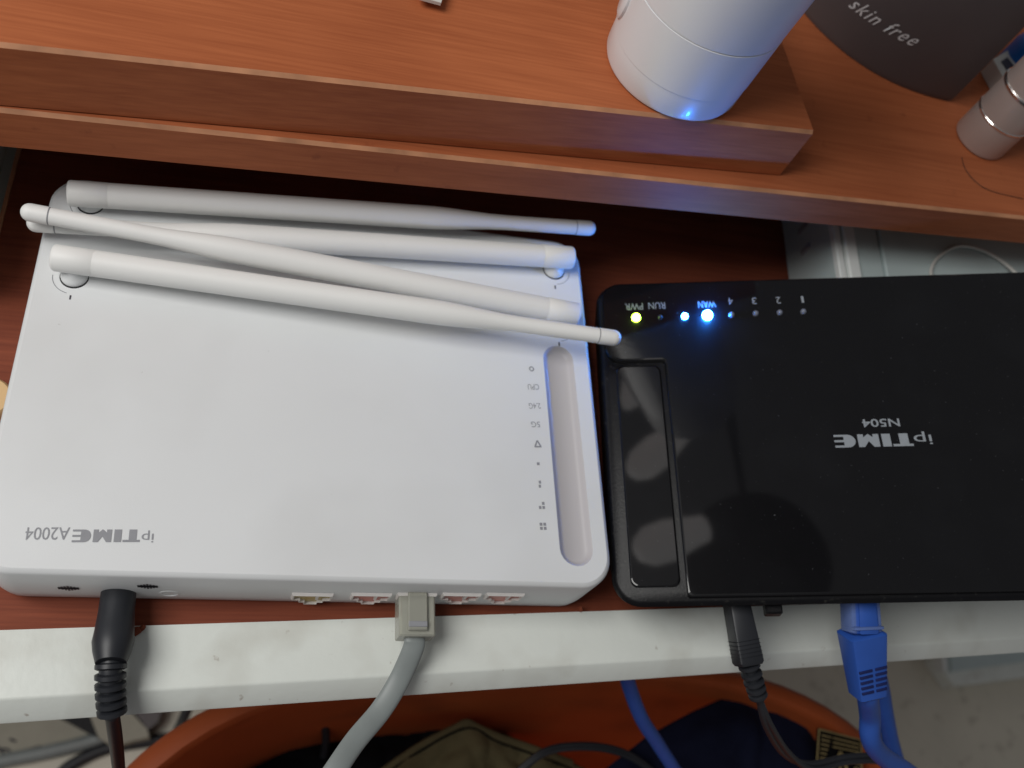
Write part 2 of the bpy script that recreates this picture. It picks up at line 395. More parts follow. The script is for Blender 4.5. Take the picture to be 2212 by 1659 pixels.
antenna((147, 417), (1286, 494), .0356, .0390, False, False)     # rear left
antenna((1248, 680), (44, 455), .0352, .0432, True)       # front right
antenna((114, 556), (1341, 732), .0352, .0432, False)     # front left, on top

# printing on the top (upside down for the viewer): ex = -x, ey = -y
def top_print(me, px0, py0, px1, py1, name, m, parent=wr, z=H):
    """px box in the picture, text turned by 180 degrees: lower-left of the text = (px1, py0)"""
    a = at(px1, py0, z); b = at(px0, py0, z); c = at(px1, py1, z)
    ex = (b - a); ey = Vector((ex.y, -ex.x, 0)) * -1
    if ey.dot(c - a) < 0: ey = -ey
    return place_flat(me, a, ex, ey, ex.length, (c - a).length, name, m, parent)
a = at(333, 1149, H)
top_print(text_mesh('ip'), 307, 1146, 333, 1172, 'logo_letters', M['print'])
top_print(time_word(), 158, 1144, 304, 1171, 'logo_letters', M['print'])
top_print(text_mesh('A2004'), 57, 1139, 152, 1166, 'model_letters', M['print'])
ring_o = [[(math.cos(a) * r, math.sin(a) * r) for a, r in ((q, 1), (q + .5236, 1), (q + .5236, .55), (q, .55))] for q in [k * .5236 for k in range(12)]]
icons = [(flat_polys(ring_o), 1147, 797, 11, 11), (text_mesh('CPU'), 1151, 836, 24, 12), (text_mesh('2.4G'), 1154, 877, 25, 12), (text_mesh('5G'), 1156, 917, 19, 12),
         (flat_polys([[(0, 1), (1, 1), (1, .8), (0, .8)], [(0, .8), (.25, .8), (.6, 0), (.4, 0)], [(1, .8), (.75, .8), (.4, 0), (.6, 0)]]), 1160, 959, 15, 15),
         (flat_polys([rect(0, 1, 0, 1)]), 1162, 1002, 6, 6), (flat_polys([rect(0, .8, 0, .42), rect(.2, 1, .58, 1)]), 1165, 1046, 6, 15),
         (flat_polys([rect(0, .42, 0, .42), rect(0, .42, .58, 1), rect(.58, 1, .58, 1)]), 1169, 1092, 13, 15),
         (flat_polys([rect(0, .42, 0, .42), rect(0, .42, .58, 1), rect(.58, 1, .58, 1), rect(.58, 1, 0, .42)]), 1172, 1137, 14, 15)]
for me, x, y, ww, hh in icons: top_print(me, x - ww / 2, y - hh / 2, x + ww / 2, y + hh / 2, 'icon', M['print'])

# rear face (towards the viewer): plane y = 0
NY = Vector((0, -1, 0))
def face(px, py, y=0.0): return on_plane(px, py, (0, y, 0), NY)
def port(px, m):
    c = face(px, 1284); x = c.x; z = c.z; wd = .0056
    sec = [(-wd, .0042), (wd, .0042), (wd, -.0006), (wd * .62, -.0006), (wd * .62, -.0030), (wd * .34, -.0030), (wd * .34, -.0052), (-wd * .34, -.0052), (-wd * .34, -.0030), (-wd * .62, -.0030), (-wd * .62, -.0006), (-wd, -.0006)]
    z -= .0030
    fr = MB(); sc_ = lambda s, y: [(x + p[0] * s, y, z + p[1] * s) for p in sec]
    fr.loft([sc_(1.14, .0004), sc_(1.14, -.0004), sc_(1.08, -.0010), sc_(1.0, -.0010), sc_(1.0, .0003)], (False, False)); root = fr.build('port', M['port_w'], wr, 0)
    MB().loft([sc_(1.0, .0001), sc_(1.0, -.00012)], (False, True)).build('port_insert', m, root, 0)
    MB().box(x + .28 * wd - .0004, x + .28 * wd + .0004, -.0009, 0, z - .0004, z + .0036).build('contact', M['port_w'], root, 0)
for px, mm in ((675, 'yellow'), (802, 'pink'), (900, 'pink'), (996, 'pink'), (1090, 'pink')): port(px, M[mm])
for px, py in ((148, 1270), (319, 1266)):                    # little dark printed marks
    c = face(px, py); P = []
    for k in range(7):
        u = (k - 3) * .00085; hh = .0026 - abs(k - 3) * .0005
        P.append(rect(u - .0003, u + .0003, -hh, hh))
    P.append(rect(-.0027, .0027, -.0009, .0009))
    me = flat_polys(P)
    for v in me.vertices: v.co = Vector((c.x + v.co.x, -.00015, c.z + v.co.y))
    link_mesh('printed_mark', me, M['print_dk'], wr, 0)
c = face(366, 1282)
mb = MB(); lathe(mb, (c.x, .001, c.z), NY, [(0, .0030), (.0011, .0030), (.0012, .0024), (.0006, .0022)], 24); root = mb.build('reset_button', M['white'], wr)

# ================================================================== BLACK ROUTER (propped up on the pale case)
BX = Vector((0.9475, -0.0446, 0.3166)).normalized()
BY = Vector((0.0461, 0.9989, 0.0029)); BY = (BY - BX * BY.dot(BX)).normalized(); BZ = BX.cross(BY)
BO = at(1328, 1305.6, 0.0262)
def bl(px, py, lift=0.0):
    p = on_plane(px, py, BO + BZ * lift, BZ) - BO; return (p.dot(BX), p.dot(BY))
BW, BD, BT = 0.176, 0.1282, 0.0245
br = thing('router', 'glossy black router propped at a slant with lit blue and green indicator lights', 'router', BO)
br.matrix_world = Matrix((BX, BY, BZ)).transposed().to_4x4(); br.matrix_world.translation = BO
br['local'] = 1
def bpart(mb, name, m, smooth=40, parent=None):
    return mb.build(name, m, parent or br, smooth)
mb = MB(); L = []
for i, z, k in ((.004, -BT, .014), (.001, -BT + .0015, .012), (0, -BT + .004, .011), (0, -.0095, .008), (0, -.0075, .001), (0, -.0042, 0), (.0006, -.0030, .0006), (.0016, -.0024, .0016)):
    L.append([(p[0], p[1], z) for p in rr(i, BW - i, k, BD - i, .0095 - i * .5, 8)])
bpart(mb.loft(L), 'body', M['black_matte'])
# glossy L-shaped cover: right field plus the lamp corner at the rear left
xl = bl(1458, 1000)[0]; yb = bl(1390, 778)[1]; e = .0021
def lshape(i):
    P = []
    def corner(cx, cy, r, a0, a1, n=6):
        for k in range(n + 1):
            a = math.radians(a0 + (a1 - a0) * k / n); P.append((cx + r * math.cos(a), cy + r * math.sin(a)))
    x0, x1, y0, y1 = e + i, BW - e - i, e + i, BD - e - i
    corner(x1 - .007, y0 + .007, .007, -90, 0); corner(x1 - .007, y1 - .007, .007, 0, 90)
    corner(x0 + .007, y1 - .007, .007, 90, 180); corner(x0 + .006, yb + i + .006, .006, 180, 270)
    corner(xl + i - .0015, yb + i - .0015, .0015, 90, 0); corner(xl + i + .0015, y0 + .0015, .0015, 180, 270)
    return P
mb = MB(); mb.loft([[(x, y, z) for x, y in lshape(i)] for i, z in ((0, -.0026), (0, -.0005), (.0003, -.0001), (.0008, 0))], (True, False))
bm = bmesh.new(); vs = [bm.verts.new((x, y, 0)) for x, y in lshape(.0008)]; es = [bm.edges.new((vs[i], vs[(i + 1) % len(vs)])) for i in range(len(vs))]
bmesh.ops.triangle_fill(bm, use_beauty=True, edges=es); tm = bpy.data.meshes.new('t'); bm.to_mesh(tm); bm.free()
mb.add([v.co for v in tm.vertices], [list(p.vertices) for p in tm.polygons])
me = mb.mesh(); bm = bmesh.new(); bm.from_mesh(me); bmesh.ops.remove_doubles(bm, verts=bm.verts, dist=1e-6); bmesh.ops.recalc_face_normals(bm, faces=bm.faces); bm.to_mesh(me); bm.free()
o = link_mesh('glossy_cover', me, M['black_gloss'], br, 30)
for p in o.data.polygons: p.use_smooth = p.use_smooth and abs(p.normal.z) < .999
# recessed side strip
mb = MB(); x0, x1, y0, y1 = .0058, xl - .0018, .0060, yb - .0016
mb.loft([[(p[0], p[1], z) for p in rr(x0 + i, x1 - i, y0 + i, y1 - i, .0025, 5)] for i, z in ((0, -.0026), (0, -.0016), (.0003, -.0013), (.0006, -.0012))])
o = bpart(mb, 'side_strip', M['black_gloss'])
for p in o.data.polygons: p.use_smooth = False
# indicator lamps
def led_mat(name, col, s):
    return mat(name, lin(200, 205, 210), 0.3, 0.02, emit=(col, s))
LM = {'g': led_mat('green_lamp', (0.50, 1.0, 0.04, 1), 30), 'b': led_mat('blue_lamp', (0.02, 0.22, 1.0, 1), 1000), 's': led_mat('small_blue_lamp', (0.02, 0.22, 1.0, 1), 260),
      'o': mat('unlit_lamp', lin(120, 126, 142), 0.3, 0.05), 'd': mat('dark_lamp', lin(50, 54, 66), 0.3, 0.05)}
for px, py, k, r in ((1374, 687, 'g', .00165), (1426, 686, 'd', .0009), (1479, 684, 's', .0012), (1528, 682, 'b', .00185), (1580, 681, 'o', .0011), (1632, 678, 'o', .0011), (1684, 676, 'o', .0011), (1735, 674, 'o', .0011)):
    u, v = bl(px, py)
    mb = MB(); lathe(mb, (u, v, 0), (0, 0, 1), [(-.0008, r), (.0004, r), (.0004 + r * .5, r * .86), (.0004 + r * .87, r * .5), (.0004 + r * .97, r * .2)], 18)
    o = bpart(mb, 'indicator_lamp', LM[k])
    if k in 'gbs': o['label'] = {'g': 'lit yellow-green power lamp', 's': 'small lit blue lamp', 'b': 'large bright blue lamp'}[k]
# printing
def b_print(me, px0, py0, px1, py1, name, m):
    a = Vector(bl(px1, py0)); b = Vector(bl(px0, py0)); c = Vector(bl((px0 + px1) / 2, py1)); d0 = Vector(bl((px0 + px1) / 2, py0))
    ww = (b - a).length; hh = (c - d0).length
    return place_flat(me, (a.x, a.y, 0), (-1, 0, 0), (0, -1, 0), ww, hh, name, m, br)
for s, x, y, ww in (('PWR', 1369, 662, 38), ('RUN', 1418, 660, 36), ('WAN', 1526, 657, 38), ('4', 1577, 651, 10), ('3', 1628, 650, 10), ('2', 1680, 649, 10), ('1', 1732, 647, 5)):
    b_print(text_mesh(s), x - ww / 2, y - 7, x + ww / 2, y + 7, 'lamp_letters', M['print_w'])
b_print(text_mesh('N504', bold=.012), 1860, 904, 1941, 921, 'model_letters', M['print_w'])
b_print(time_word(), 1799, 936, 1968, 963, 'logo_letters', M['print_w'])
b_print(text_mesh('ip'), 1970, 932, 2009, 959, 'logo_letters', M['print_w'])
u, v = bl(1682, 1302)
mb = MB(); mb.box(u - .0028, u + .0028, -.0022, .009, -.0115, -.0068, .0006); bpart(mb, 'foot_tab', M['black_matte'])
# sockets in the rear face, with plug positions remembered
SOCK = {}
for key, px, ww, hh in (('dc', 1592, .008, .009), ('wan', 1855, .0135, .012), ('lan', 2000, .0135, .012), ('lan2', 2110, .0135, .012)):
    u, v = bl(px, 1302); SOCK[key] = BO + BX * u + BY * .006 + BZ * (-.0125)
    mb = MB(); zc = -.0125
    S = lambda s, y: [(u + sx * ww / 2 * s, y, zc + sz * hh / 2 * s) for sx, sz in ((-1, -1), (1, -1), (1, 1), (-1, 1))]
    mb.loft([S(1.12, .0120), S(1.12, .0070), S(1.0, .0070), S(1.0, .0095)], (False, True)); bpart(mb, 'socket', M['dark_gap'], 0)

# ================================================================== pale case under the black router
CH = 0.0385
c0 = at(1697, 560, 0); ang = math.atan2(at(1700, 490, 0).y - at(1697, 620, 0).y, at(1700, 490, 0).x - at(1697, 620, 0).x)
cs = thing('equipment_case', 'pale grey plastic case with raised white rim propping up the black router', 'case', (c0.x + .1, c0.y, 0))
ey = Vector((math.cos(ang), math.sin(ang), 0)); ey = Vector((0.10, 1, 0)).normalized(); ex = Vector((ey.y, -ey.x, 0))
def cbox(name, u0, u1, v0, v1, z0, z1, m, b=.0006):
    mb = MB(); mb.box(u0, u1, v0, v1, z0, z1, b); 
    mb.v = [tuple(Vector((c0.x, c0.y, 0)) + ex * p[0] + ey * p[1] + Vector((0, 0, p[2]))) for p in mb.v]
    return mb.build(name, m, cs, 30)
cbox('shell', 0, .20, -.10, .14, 0.0002, CH - .004, M['case'])
cbox('side_lip', -.0004, .0030, -.1005, .1405, CH - .0045, CH - .0008, M['case_w'])
cbox('rim', .0040, .0098, -.10, .14, CH - .0045, CH, M['case_w'])
cbox('step', .0100, .0230, -.10, .14, CH - .0045, CH - .0022, M['case'])
cbox('top_plate', .0235, .20, -.10, .14, CH - .0045, CH - .0012, M['case'])
for k, (v, hgt) in enumerate(((-.006, .007), (.006, .012), (.013, .006))):
    cbox('printed_mark', -.0008, .001, v - .0014, v + .0014, .013, .013 + hgt, M['print'], .0002)
mb = MB(); pts = [at(2012, 612, CH + .002), at(2012, 580, CH + .0005), at(2030, 553, CH + .0002), at(2070, 532, CH + .0002), at(2120, 540, CH + .0002), at(2165, 565, CH + .0006), at(2205, 600, CH + .003)]
tube(mb, smooth_path(pts, 8), .00075, 8)
tag(mb.build('thin_wire', M['paper']), 'thin pale wire looped on the grey case behind the black router', 'wire')

# ================================================================== CABLES
def ringed(mb, path, r0, r1, n_r, th):
    """strain relief: discs along a path over a core"""
    N = len(path)
    for k in range(n_r):
        t = (k + 0.5) / n_r; i = int(t * (N - 1)); p = path[i]; d = (path[min(i + 1, N - 1)] - path[max(i - 1, 0)]).normalized()
        r = r0 + (r1 - r0) * t
        lathe(mb, p - d * th / 2, d, [(0, r * .8), (th * .2, r), (th * .8, r), (th, r * .8)], 16)
# -- power lead of the white router
pc = thing('power_cable', 'black power lead with ribbed barrel plug in the white router', 'cable', (0.03, -0.02, 0.003))
s = face(256, 1282); zc = s.z
A = Vector((s.x, 0.001, zc)); B = at(243, 1400, .0135); Cc = at(239, 1447, .0125); E_ = at(243, 1548, .006)
ax = (B - A)
mb = MB(); lathe(mb, A, ax, [(0, .0042), (.0006, .0050), (.0075, .0051), (.0135, .0055), (.0165, .0058), (ax.length + .001, .0053), (ax.length + .0045, .0042)], 28)
mb.build('plug', M['cable_black'], pc)
rel = smooth_path([A + ax * .92, Cc, at(239, 1500, .0095), E_], 8)
mb = MB(); tube(mb, rel, [.0036 - .0012 * i / (len(rel) - 1) for i in range(len(rel))], 14); ringed(mb, rel[6:], .0044, .0041, 6, .0020)
mb.build('strain_relief', M['cable_black'], pc)
mb = MB(); tube(mb, smooth_path([rel[-3], E_, at(250, 1600, -.015), at(258, 1680, -.07), at(262, 1760, -.16), at(250, 1850, -.26)], 8), .0021, 12); mb.build('lead', M['cable_black'], pc)

# -- grey flat network lead
gc = thing('network_cable', 'flat grey network lead with clear plug in the white router', 'cable', (0.12, -0.02, 0.003))
s = face(900, 1283); x = s.x; z = s.z - .003
def yb_box(name, x0, x1, y0, y1, z0, z1, m, parent, b=.0005): return MB().box(x0, x1, y0, y1, z0, z1, b).build(name, m, parent, 30)
pl = yb_box('plug', x - .0058, x + .0058, -.0135, .0005, z - .0042, z + .0040, M['clear'], gc)
yb_box('latch', x - .0031, x + .0031, -.0120, .0002, z + .0040, z + .0054, M['clear'], pl, .0004)
yb_box('crimp_bar', x - .0030, x + .0030, -.0110, -.0092, z + .0052, z + .0057, M['print'], pl, .0002)
yb_box('core', x - .0042, x + .0042, -.0130, -.002, z - .0025, z + .0020, M['cable_grey'], pl, .0004)
yc = -.0125
path = smooth_path([(x, -.006, z), (x - .0002, yc, z), at(893, 1400, z - .001), at(862, 1470, .0068), at(822, 1535, .0045), at(768, 1600, .006), at(720, 1670, .008), at(660, 1760, .006)], 10)
mb = MB(); tube(mb, path, .0034, 16, flat=.36); mb.build('lead', M['cable_grey'], gc)

def oriented_box(name, A, B, wa, ha, wb, hb, m, parent, side=BX, b=.0006):
    d = (B - A).normalized(); s_ = (side - d * side.dot(d)).normalized(); u_ = s_.cross(d); L = []
    N = (B - A).length
    for t, k in ((0, .86), (b / N, 1), (1 - b / N, 1), (1, .86)):
        ww = (wa + (wb - wa) * t) / 2 * k; hh = (ha + (hb - ha) * t) / 2 * k
        L.append([A + d * (t * N) + s_ * p[0] + u_ * p[1] for p in rr(-ww, ww, -hh, hh, min(ww, hh) * .25, 2)])
    return MB().loft(L).build(name, m, parent, 35)
# -- power lead of the black router
pb = thing('power_cable', 'black power lead with ribbed square plug in the black router', 'cable', (0.25, -0.02, 0.003))
P0 = at(1588, 1292, SOCK['dc'].z); P1 = at(1617, 1436, SOCK['dc'].z - .005); P2 = at(1640, 1510, SOCK['dc'].z - .012)
p_dir = (P1 - P0)
HS = Vector((1, .1, .16)).normalized()
oriented_box('plug', P0, P1, .0074, .0080, .0088, .0086, M['cable_black'], pb, side=HS, b=.0010)
for t in (.62, .68, .74, .80, .86):
    oriented_box('grip_rib', P0 + p_dir * t, P0 + p_dir * (t + .028), .0088, .0087, .0090, .0089, M['cable_black'], pb, side=HS, b=.0003)
rel = smooth_path([P0 + p_dir * .93, P1 + (P2 - P1) * .5, P2], 8)
mb = MB(); tube(mb, rel, .0022, 12); ringed(mb, rel[1:], .0038, .0032, 5, .0017); mb.build('strain_relief', M['cable_black'], pb)
for dx in (-5, 6):
    mb = MB(); tube(mb, smooth_path([P2 + (P1 - P2) * .2, P2, at(1660 + dx, 1570, .003), at(1700 + dx, 1630, -.02), at(1752 + dx * .6, 1655 + dx, -.035), at(1830, 1640 + dx, -.04), at(1900, 1640 + dx, -.042), at(1945, 1668 + dx, -.05), at(2000, 1750, -.10)], 8), .0012, 10); mb.build('lead', M['cable_black'], pb)
mb = MB(); tube(mb, [at(1905, 1635, -.0415), at(1913, 1642, -.0425), at(1921, 1651, -.0445), at(1930, 1660, -.047)], [.003, .0036, .0036, .003], 12); mb.build('cable_tie', M['cable_black'], pb)

# -- blue network lead
bc = thing('network_cable', 'blue network lead with ribbed blue boot in the black router', 'cable', (0.31, -0.02, 0.003))
P0 = at(1856, 1288, SOCK['wan'].z); P1 = at(1861, 1366, SOCK['wan'].z - .004); P2 = at(1874, 1502, SOCK['wan'].z - .016)
UP = HS.cross((P1 - P0).normalized()); UP = UP if UP.z > 0 else -UP
pl = oriented_box('plug', P0, P1, .0108, .0082, .0112, .0082, M['clear_blue'], bc, side=HS)
oriented_box('latch', P0 + UP * .0044, P1 + UP * .0046, .0058, .0012, .0066, .0012, M['cable_blue'], pl, side=HS, b=.0003)
oriented_box('core', P0 + UP * .0005, P1 + UP * .0005, .0088, .0076, .0092, .0076, M['cable_blue'], pl, side=HS)
oriented_box('collar', P0.lerp(P1, .78) + UP * .0008, P0.lerp(P1, .90) + UP * .0008, .0112, .0096, .0112, .0096, M['clear_blue'], pl, side=HS, b=.0003)
bt = oriented_box('boot', P1 + (P0 - P1) * .04, P2, .0134, .0112, .0098, .0090, M['cable_blue'], bc, side=HS)
dv = P2 - P1; up_ = HS.cross(dv.normalized()); up_ = up_ if up_.z > 0 else -up_
for k in range(5):
    t = .50 + k * .085; q = P1 + dv * t; hw = (.0134 + (.0098 - .0134) * t) / 2; hh = (.0112 + (.0090 - .0112) * t) / 2
    sd = (HS - dv.normalized() * HS.dot(dv.normalized())).normalized()
    for a, b_ in ((-.86, -.04), (.14, .9)):
        oriented_box('slot', q + up_ * hh * 1.0 + sd * (hw * a), q + up_ * hh * 1.0 + sd * (hw * b_), .0009, .0006, .0009, .0006, M['ink_blue'], bt, side=dv.normalized(), b=.0001)
mb = MB(); tube(mb, smooth_path([P1 + dv * .8, P2, at(1879, 1545, .012), at(1881, 1595, .005), at(1905, 1632, -.004), at(1960, 1668, -.016), at(2050, 1730, -.04)], 10), .0036, 16); mb.build('lead', M['cable_blue'], bc)
mb = MB(); tube(mb, smooth_path([at(1886, 1420, -.02), at(1902, 1480, -.03), at(1912, 1540, -.04), at(1924, 1600, -.05), at(1940, 1660, -.06), at(1958, 1740, -.08)], 8), .0034, 14)
tag(mb.build('blue_cable', M['cable_blue']), 'dull blue cable hanging behind the blue ribbed boot', 'cable')
mb = MB(); tube(mb, smooth_path([at(1352, 1440, -.05), at(1358, 1478, -.06), at(1385, 1550, -.075), at(1420, 1605, -.09), at(1462, 1670, -.11), at(1520, 1760, -.15)], 8), .0031, 14)
tag(mb.build('blue_cable', M['cable_blue']), 'thin blue cable running down over the orange basket', 'cable')

# ================================================================== THINGS BELOW THE TRAY
# -- orange basket
bk = thing('laundry_basket', 'round orange plastic basket full of dark clothes under the tray', 'basket', (0.215, -0.19, FLOOR))
bcx, bcy, RZ0 = 0.222, -0.200, -0.15
def oval(r, z, n=120):
    out = []
    for k in range(n):
        a = 2 * math.pi * k / n; c_, s_ = math.cos(a), math.sin(a)
        q_ = (abs(c_) ** 3.3 + abs(s_) ** 3.3) ** (-1 / 3.3)
        out.append((bcx + r * .974 * q_ * c_, bcy + r * .910 * q_ * s_, z))
    return out
mb = MB(); mb.loft([oval(.150, FLOOR + .001), oval(.155, FLOOR + .004), oval(.226, RZ0 - .004), oval(.223, RZ0 - .004), oval(.152, FLOOR + .006), oval(.05, FLOOR + .006)], (True, True)); mb.build('wall', M['orange'], bk, 40)
mb = MB(); mb.loft([oval(.223, RZ0 - .012), oval(.223, RZ0 - .001), oval(.225, RZ0 + .002), oval(.230, RZ0 + .0015), oval(.234, RZ0 - .003), oval(.234, RZ0 - .014), oval(.225, RZ0 - .014), oval(.223, RZ0 - .012)], (False, False)); mb.build('rim', M['orange'], bk, 50)

# -- clothes: patches with folds
def cloth(name, top, low, z0, drop, m, label, seed=0, amp=.012, nu=60, nv=26, thick=.004, zl=None):
    """top / low: pixel polylines (same count), z falls from z0 at the top edge"""
    def samp(pl, t):
        f_ = t * (len(pl) - 1); i = min(int(f_), len(pl) - 2); q = f_ - i
        return (pl[i][0] + (pl[i + 1][0] - pl[i][0]) * q, pl[i][1] + (pl[i + 1][1] - pl[i][1]) * q)
    V = []; Fc = []
    for j in range(nv + 1):
        for i in range(nu + 1):
            u = i / nu; v = j / nv
            a = samp(top, u); b = samp(low, u)
            p = at(a[0] + (b[0] - a[0]) * v, a[1] + (b[1] - a[1]) * v, z0)
            bulge = math.sin(min(1, v * 1.6) * math.pi / 2) * drop
            n_ = noise.fractal(Vector((u * 5 + seed * 7, v * 2.2 + seed, seed)), 1.0, 2.0, 4) * amp * min(1, v * 5 + .1)
            V.append(p + Vector((0, 0, bulge + n_)))
    for j in range(nv):
        for i in range(nu):
            k = j * (nu + 1) + i; Fc.append([k, k + 1, k + nu + 2, k + nu + 1])
    mb = MB(); mb.add(V, Fc); 
    o = mb.build(name, m, None, 0); o.data.shade_smooth()
    md = o.modifiers.new('thickness', 'SOLIDIFY'); md.thickness = thick; md.offset = 0
    return tag(o, label, 'clothing')
cloth('black_garment', [(505, 1690), (612, 1592), (735, 1578), (845, 1537), (918, 1540), (1060, 1572), (1190, 1640)], [(505, 1800), (612, 1800), (735, 1800), (845, 1800), (930, 1800), (1060, 1800), (1190, 1800)], -.25, .015, M['cloth_k'], 'black cloth heaped against the orange basket wall', 1)
og = cloth('olive_garment', [(800, 1690), (900, 1618), (1008, 1562), (1075, 1592), (1150, 1618), (1235, 1650), (1330, 1700)], [(760, 1850), (880, 1850), (1000, 1850), (1070, 1850), (1160, 1850), (1250, 1850), (1340, 1850)], -.205, .010, M['cloth_o'], 'olive drab garment with stitched pointed hem in the basket', 4, .008)
for off in (9,):
    mb = MB(); P = [at(x, y + off, -.2015) for x, y in ((812, 1680), (900, 1618), (1008, 1564), (1075, 1594), (1150, 1620), (1235, 1652))]
    o = None
    tube(mb, smooth_path(P, 6), .0006, 6); st = mb.build('hem_stitching', M['cloth_k'], og)
mb = MB(); tube(mb, smooth_path([at(x, y, -.2045) for x, y in ((800, 1690), (900, 1619), (985, 1574), (1008, 1563), (1030, 1573), (1075, 1593), (1150, 1619), (1235, 1651))], 6), .0026, 8); mb.build('hem', M['cloth_o'], og)
ng = cloth('navy_garment', [(1270, 1690), (1400, 1590), (1500, 1537), (1590, 1500), (1660, 1490), (1750, 1532), (1830, 1590), (1880, 1680)], [(1270, 1850), (1400, 1850), (1500, 1850), (1590, 1850), (1660, 1850), (1750, 1850), (1830, 1850), (1900, 1850)], -.168, .008, M['cloth_n'], 'dark navy garment with gold woven patch spilling in the basket', 9, .008)
# woven patch
zp = -.147
q = [at(1765, 1573, zp), at(1860, 1598, zp), at(1860, 1700, zp), at(1757, 1690, zp)]
def patch_pt(u, v, dz=0): return q[0].lerp(q[1], u).lerp(q[3].lerp(q[2], u), v) + Vector((0, 0, dz))
mb = MB()
def strip(mb, a, b, wd, dz=.0012):
    a, b = Vector(a), Vector(b); d = (b - a).normalized(); s_ = Vector((-d.y, d.x)) * wd
    mb.add([patch_pt(*(a + s_), dz), patch_pt(*(b + s_), dz), patch_pt(*(b - s_), dz), patch_pt(*(a - s_), dz)], [[0, 1, 2, 3]])
pm = MB(); pm.add([patch_pt(0, 0, 0.0008), patch_pt(1, 0, .0008), patch_pt(1, 1, .0008), patch_pt(0, 1, .0008)], [[0, 1, 2, 3]])
pt = pm.build('woven_patch', M['cloth_k'], ng, 0); md = pt.modifiers.new('t', 'SOLIDIFY'); md.thickness = .001
for a, b, wd in (((0.02, 0.02), (.98, .02), .012), ((.02, .02), (.02, .98), .014), ((.02, .98), (.98, .98), .012), ((.98, .02), (.98, .98), .014),
                 ((.52, .36), (.30, .86), .03), ((.52, .36), (.74, .86), .03), ((.30, .86), (.74, .86), .03), ((.52, .52), (.52, .74), .025)): strip(mb, a, b, wd)
for k in range(9):
    v = .12 + k * .085
    strip(mb, (.08, v), (.30 - .02 * k + (.0 if k < 5 else .06), v), .011)
    if k < 3: strip(mb, (.34, v), (.94, v), .011)
    else: strip(mb, (.82, v), (.94, v), .011)
mb.build('thread_pattern', M['thread'], pt, 0)

# -- lead draped over the basket wall, loop lead in front
mb = MB(); tube(mb, smooth_path([at(668, 1505, -.19), at(690, 1530, -.20), at(703, 1575, -.215), at(702, 1620, -.23), at(690, 1670, -.25), at(680, 1730, -.27)], 8), .0022, 10)
tag(mb.build('black_cable', M['cable_black']), 'thin black cable hanging against the inner orange wall', 'cable')
for k, dz in enumerate((0,)):
    root = thing('black_cable', 'black twin lead arching over the olive garment', 'cable', tuple(at(1200, 1640, -.18)))
    for d in (0, 7):
        mb = MB(); tube(mb, smooth_path([at(1090, 1700, -.16), at(1130, 1655 + d, -.155), at(1180, 1620 + d, -.15), at(1240, 1609 + d, -.148), at(1310, 1613 + d, -.15), at(1370, 1635 + d, -.155), at(1440, 1690, -.16)], 8), .0014, 8); mb.build('strand', M['cable_black'], root)

# -- floor things at lower left
FZ = FLOOR + .001
pp = MB(); P = [at(-60, 1545, FZ), at(240, 1490, FZ), at(212, 1598, FZ), at(-60, 1662, FZ)]
pp.loft([[p for p in P], [p + Vector((0, 0, .004)) for p in P]])
sheet = pp.build('notebook', M['grey_card'], None, 0); tag(sheet, 'grey notebook cover with handwritten ink marks on the floor', 'notebook')
for pts in (((-5, 1619), (12, 1618), (22, 1622)), ((0, 1634), (40, 1624), (88, 1612)), ((20, 1596), (35, 1602)), ((-10, 1610), (10, 1628))):
    mb = MB(); tube(mb, smooth_path([at(x, y, FZ + .0045) for x, y in pts], 5), .0009, 6, flat=.4); mb.build('ink_stroke', M['ink'], sheet)
mb = MB(); tube(mb, smooth_path([at(-80, 1668, FLOOR + .006), at(0, 1645, FLOOR + .006), at(100, 1625, FLOOR + .006), at(205, 1598, FLOOR + .0065), at(260, 1570, FLOOR + .01)], 8), .0060, 10)
tag(mb.build('grey_cable', M['cable_grey']), 'dark grey cable along the edge of the notebook on the floor', 'cable')
mb = MB(); tube(mb, smooth_path([at(120, 1690, FLOOR + .005), at(150, 1655, FLOOR + .005), at(230, 1617, FLOOR + .005), at(330, 1600, FLOOR + .005), at(400, 1592, FLOOR + .005), at(520, 1590, FLOOR + .005)], 8), .0052, 10)
tag(mb.build('black_cable', M['cable_black']), 'black cable curving across the pale floor towards the basket', 'cable')
mb = MB(); tube(mb, smooth_path([at(412, 1490, FLOOR + .16), at(405, 1530, FLOOR + .15), at(390, 1565, FLOOR + .13), at(375, 1600, FLOOR + .07), at(370, 1640, FLOOR + .005)], 8), .0040, 10)
tag(mb.build('black_cable', M['cable_black']), 'short black cable showing between white strip and basket rim', 'cable')
# folded grey card
zc = FLOOR + .012
cardroot = thing('folded_carton', 'folded grey carton flap with dark sides lying by the notebook', 'carton', tuple(at(220, 1570, FLOOR)))
def prism(name, px, z0, z1, m, parent):
    P = [at(x, y, z1) for x, y in px]; MB().loft([[Vector((p.x, p.y, z0)) for p in P], P]).build(name, m, parent, 0)
prism('flap', [(190, 1535), (265, 1520), (318, 1575), (322, 1592), (285, 1600), (262, 1607), (232, 1605), (212, 1592)], FLOOR + .012, FLOOR + .03, M['grey_card'], cardroot)
prism('dark_side', [(105, 1535), (188, 1525), (210, 1592)], FLOOR + .006, FLOOR + .026, M['dark_gap'], cardroot)
prism('dark_side', [(268, 1512), (360, 1505), (340, 1560), (320, 1576)], FLOOR + .006, FLOOR + .028, M['brown'], cardroot)

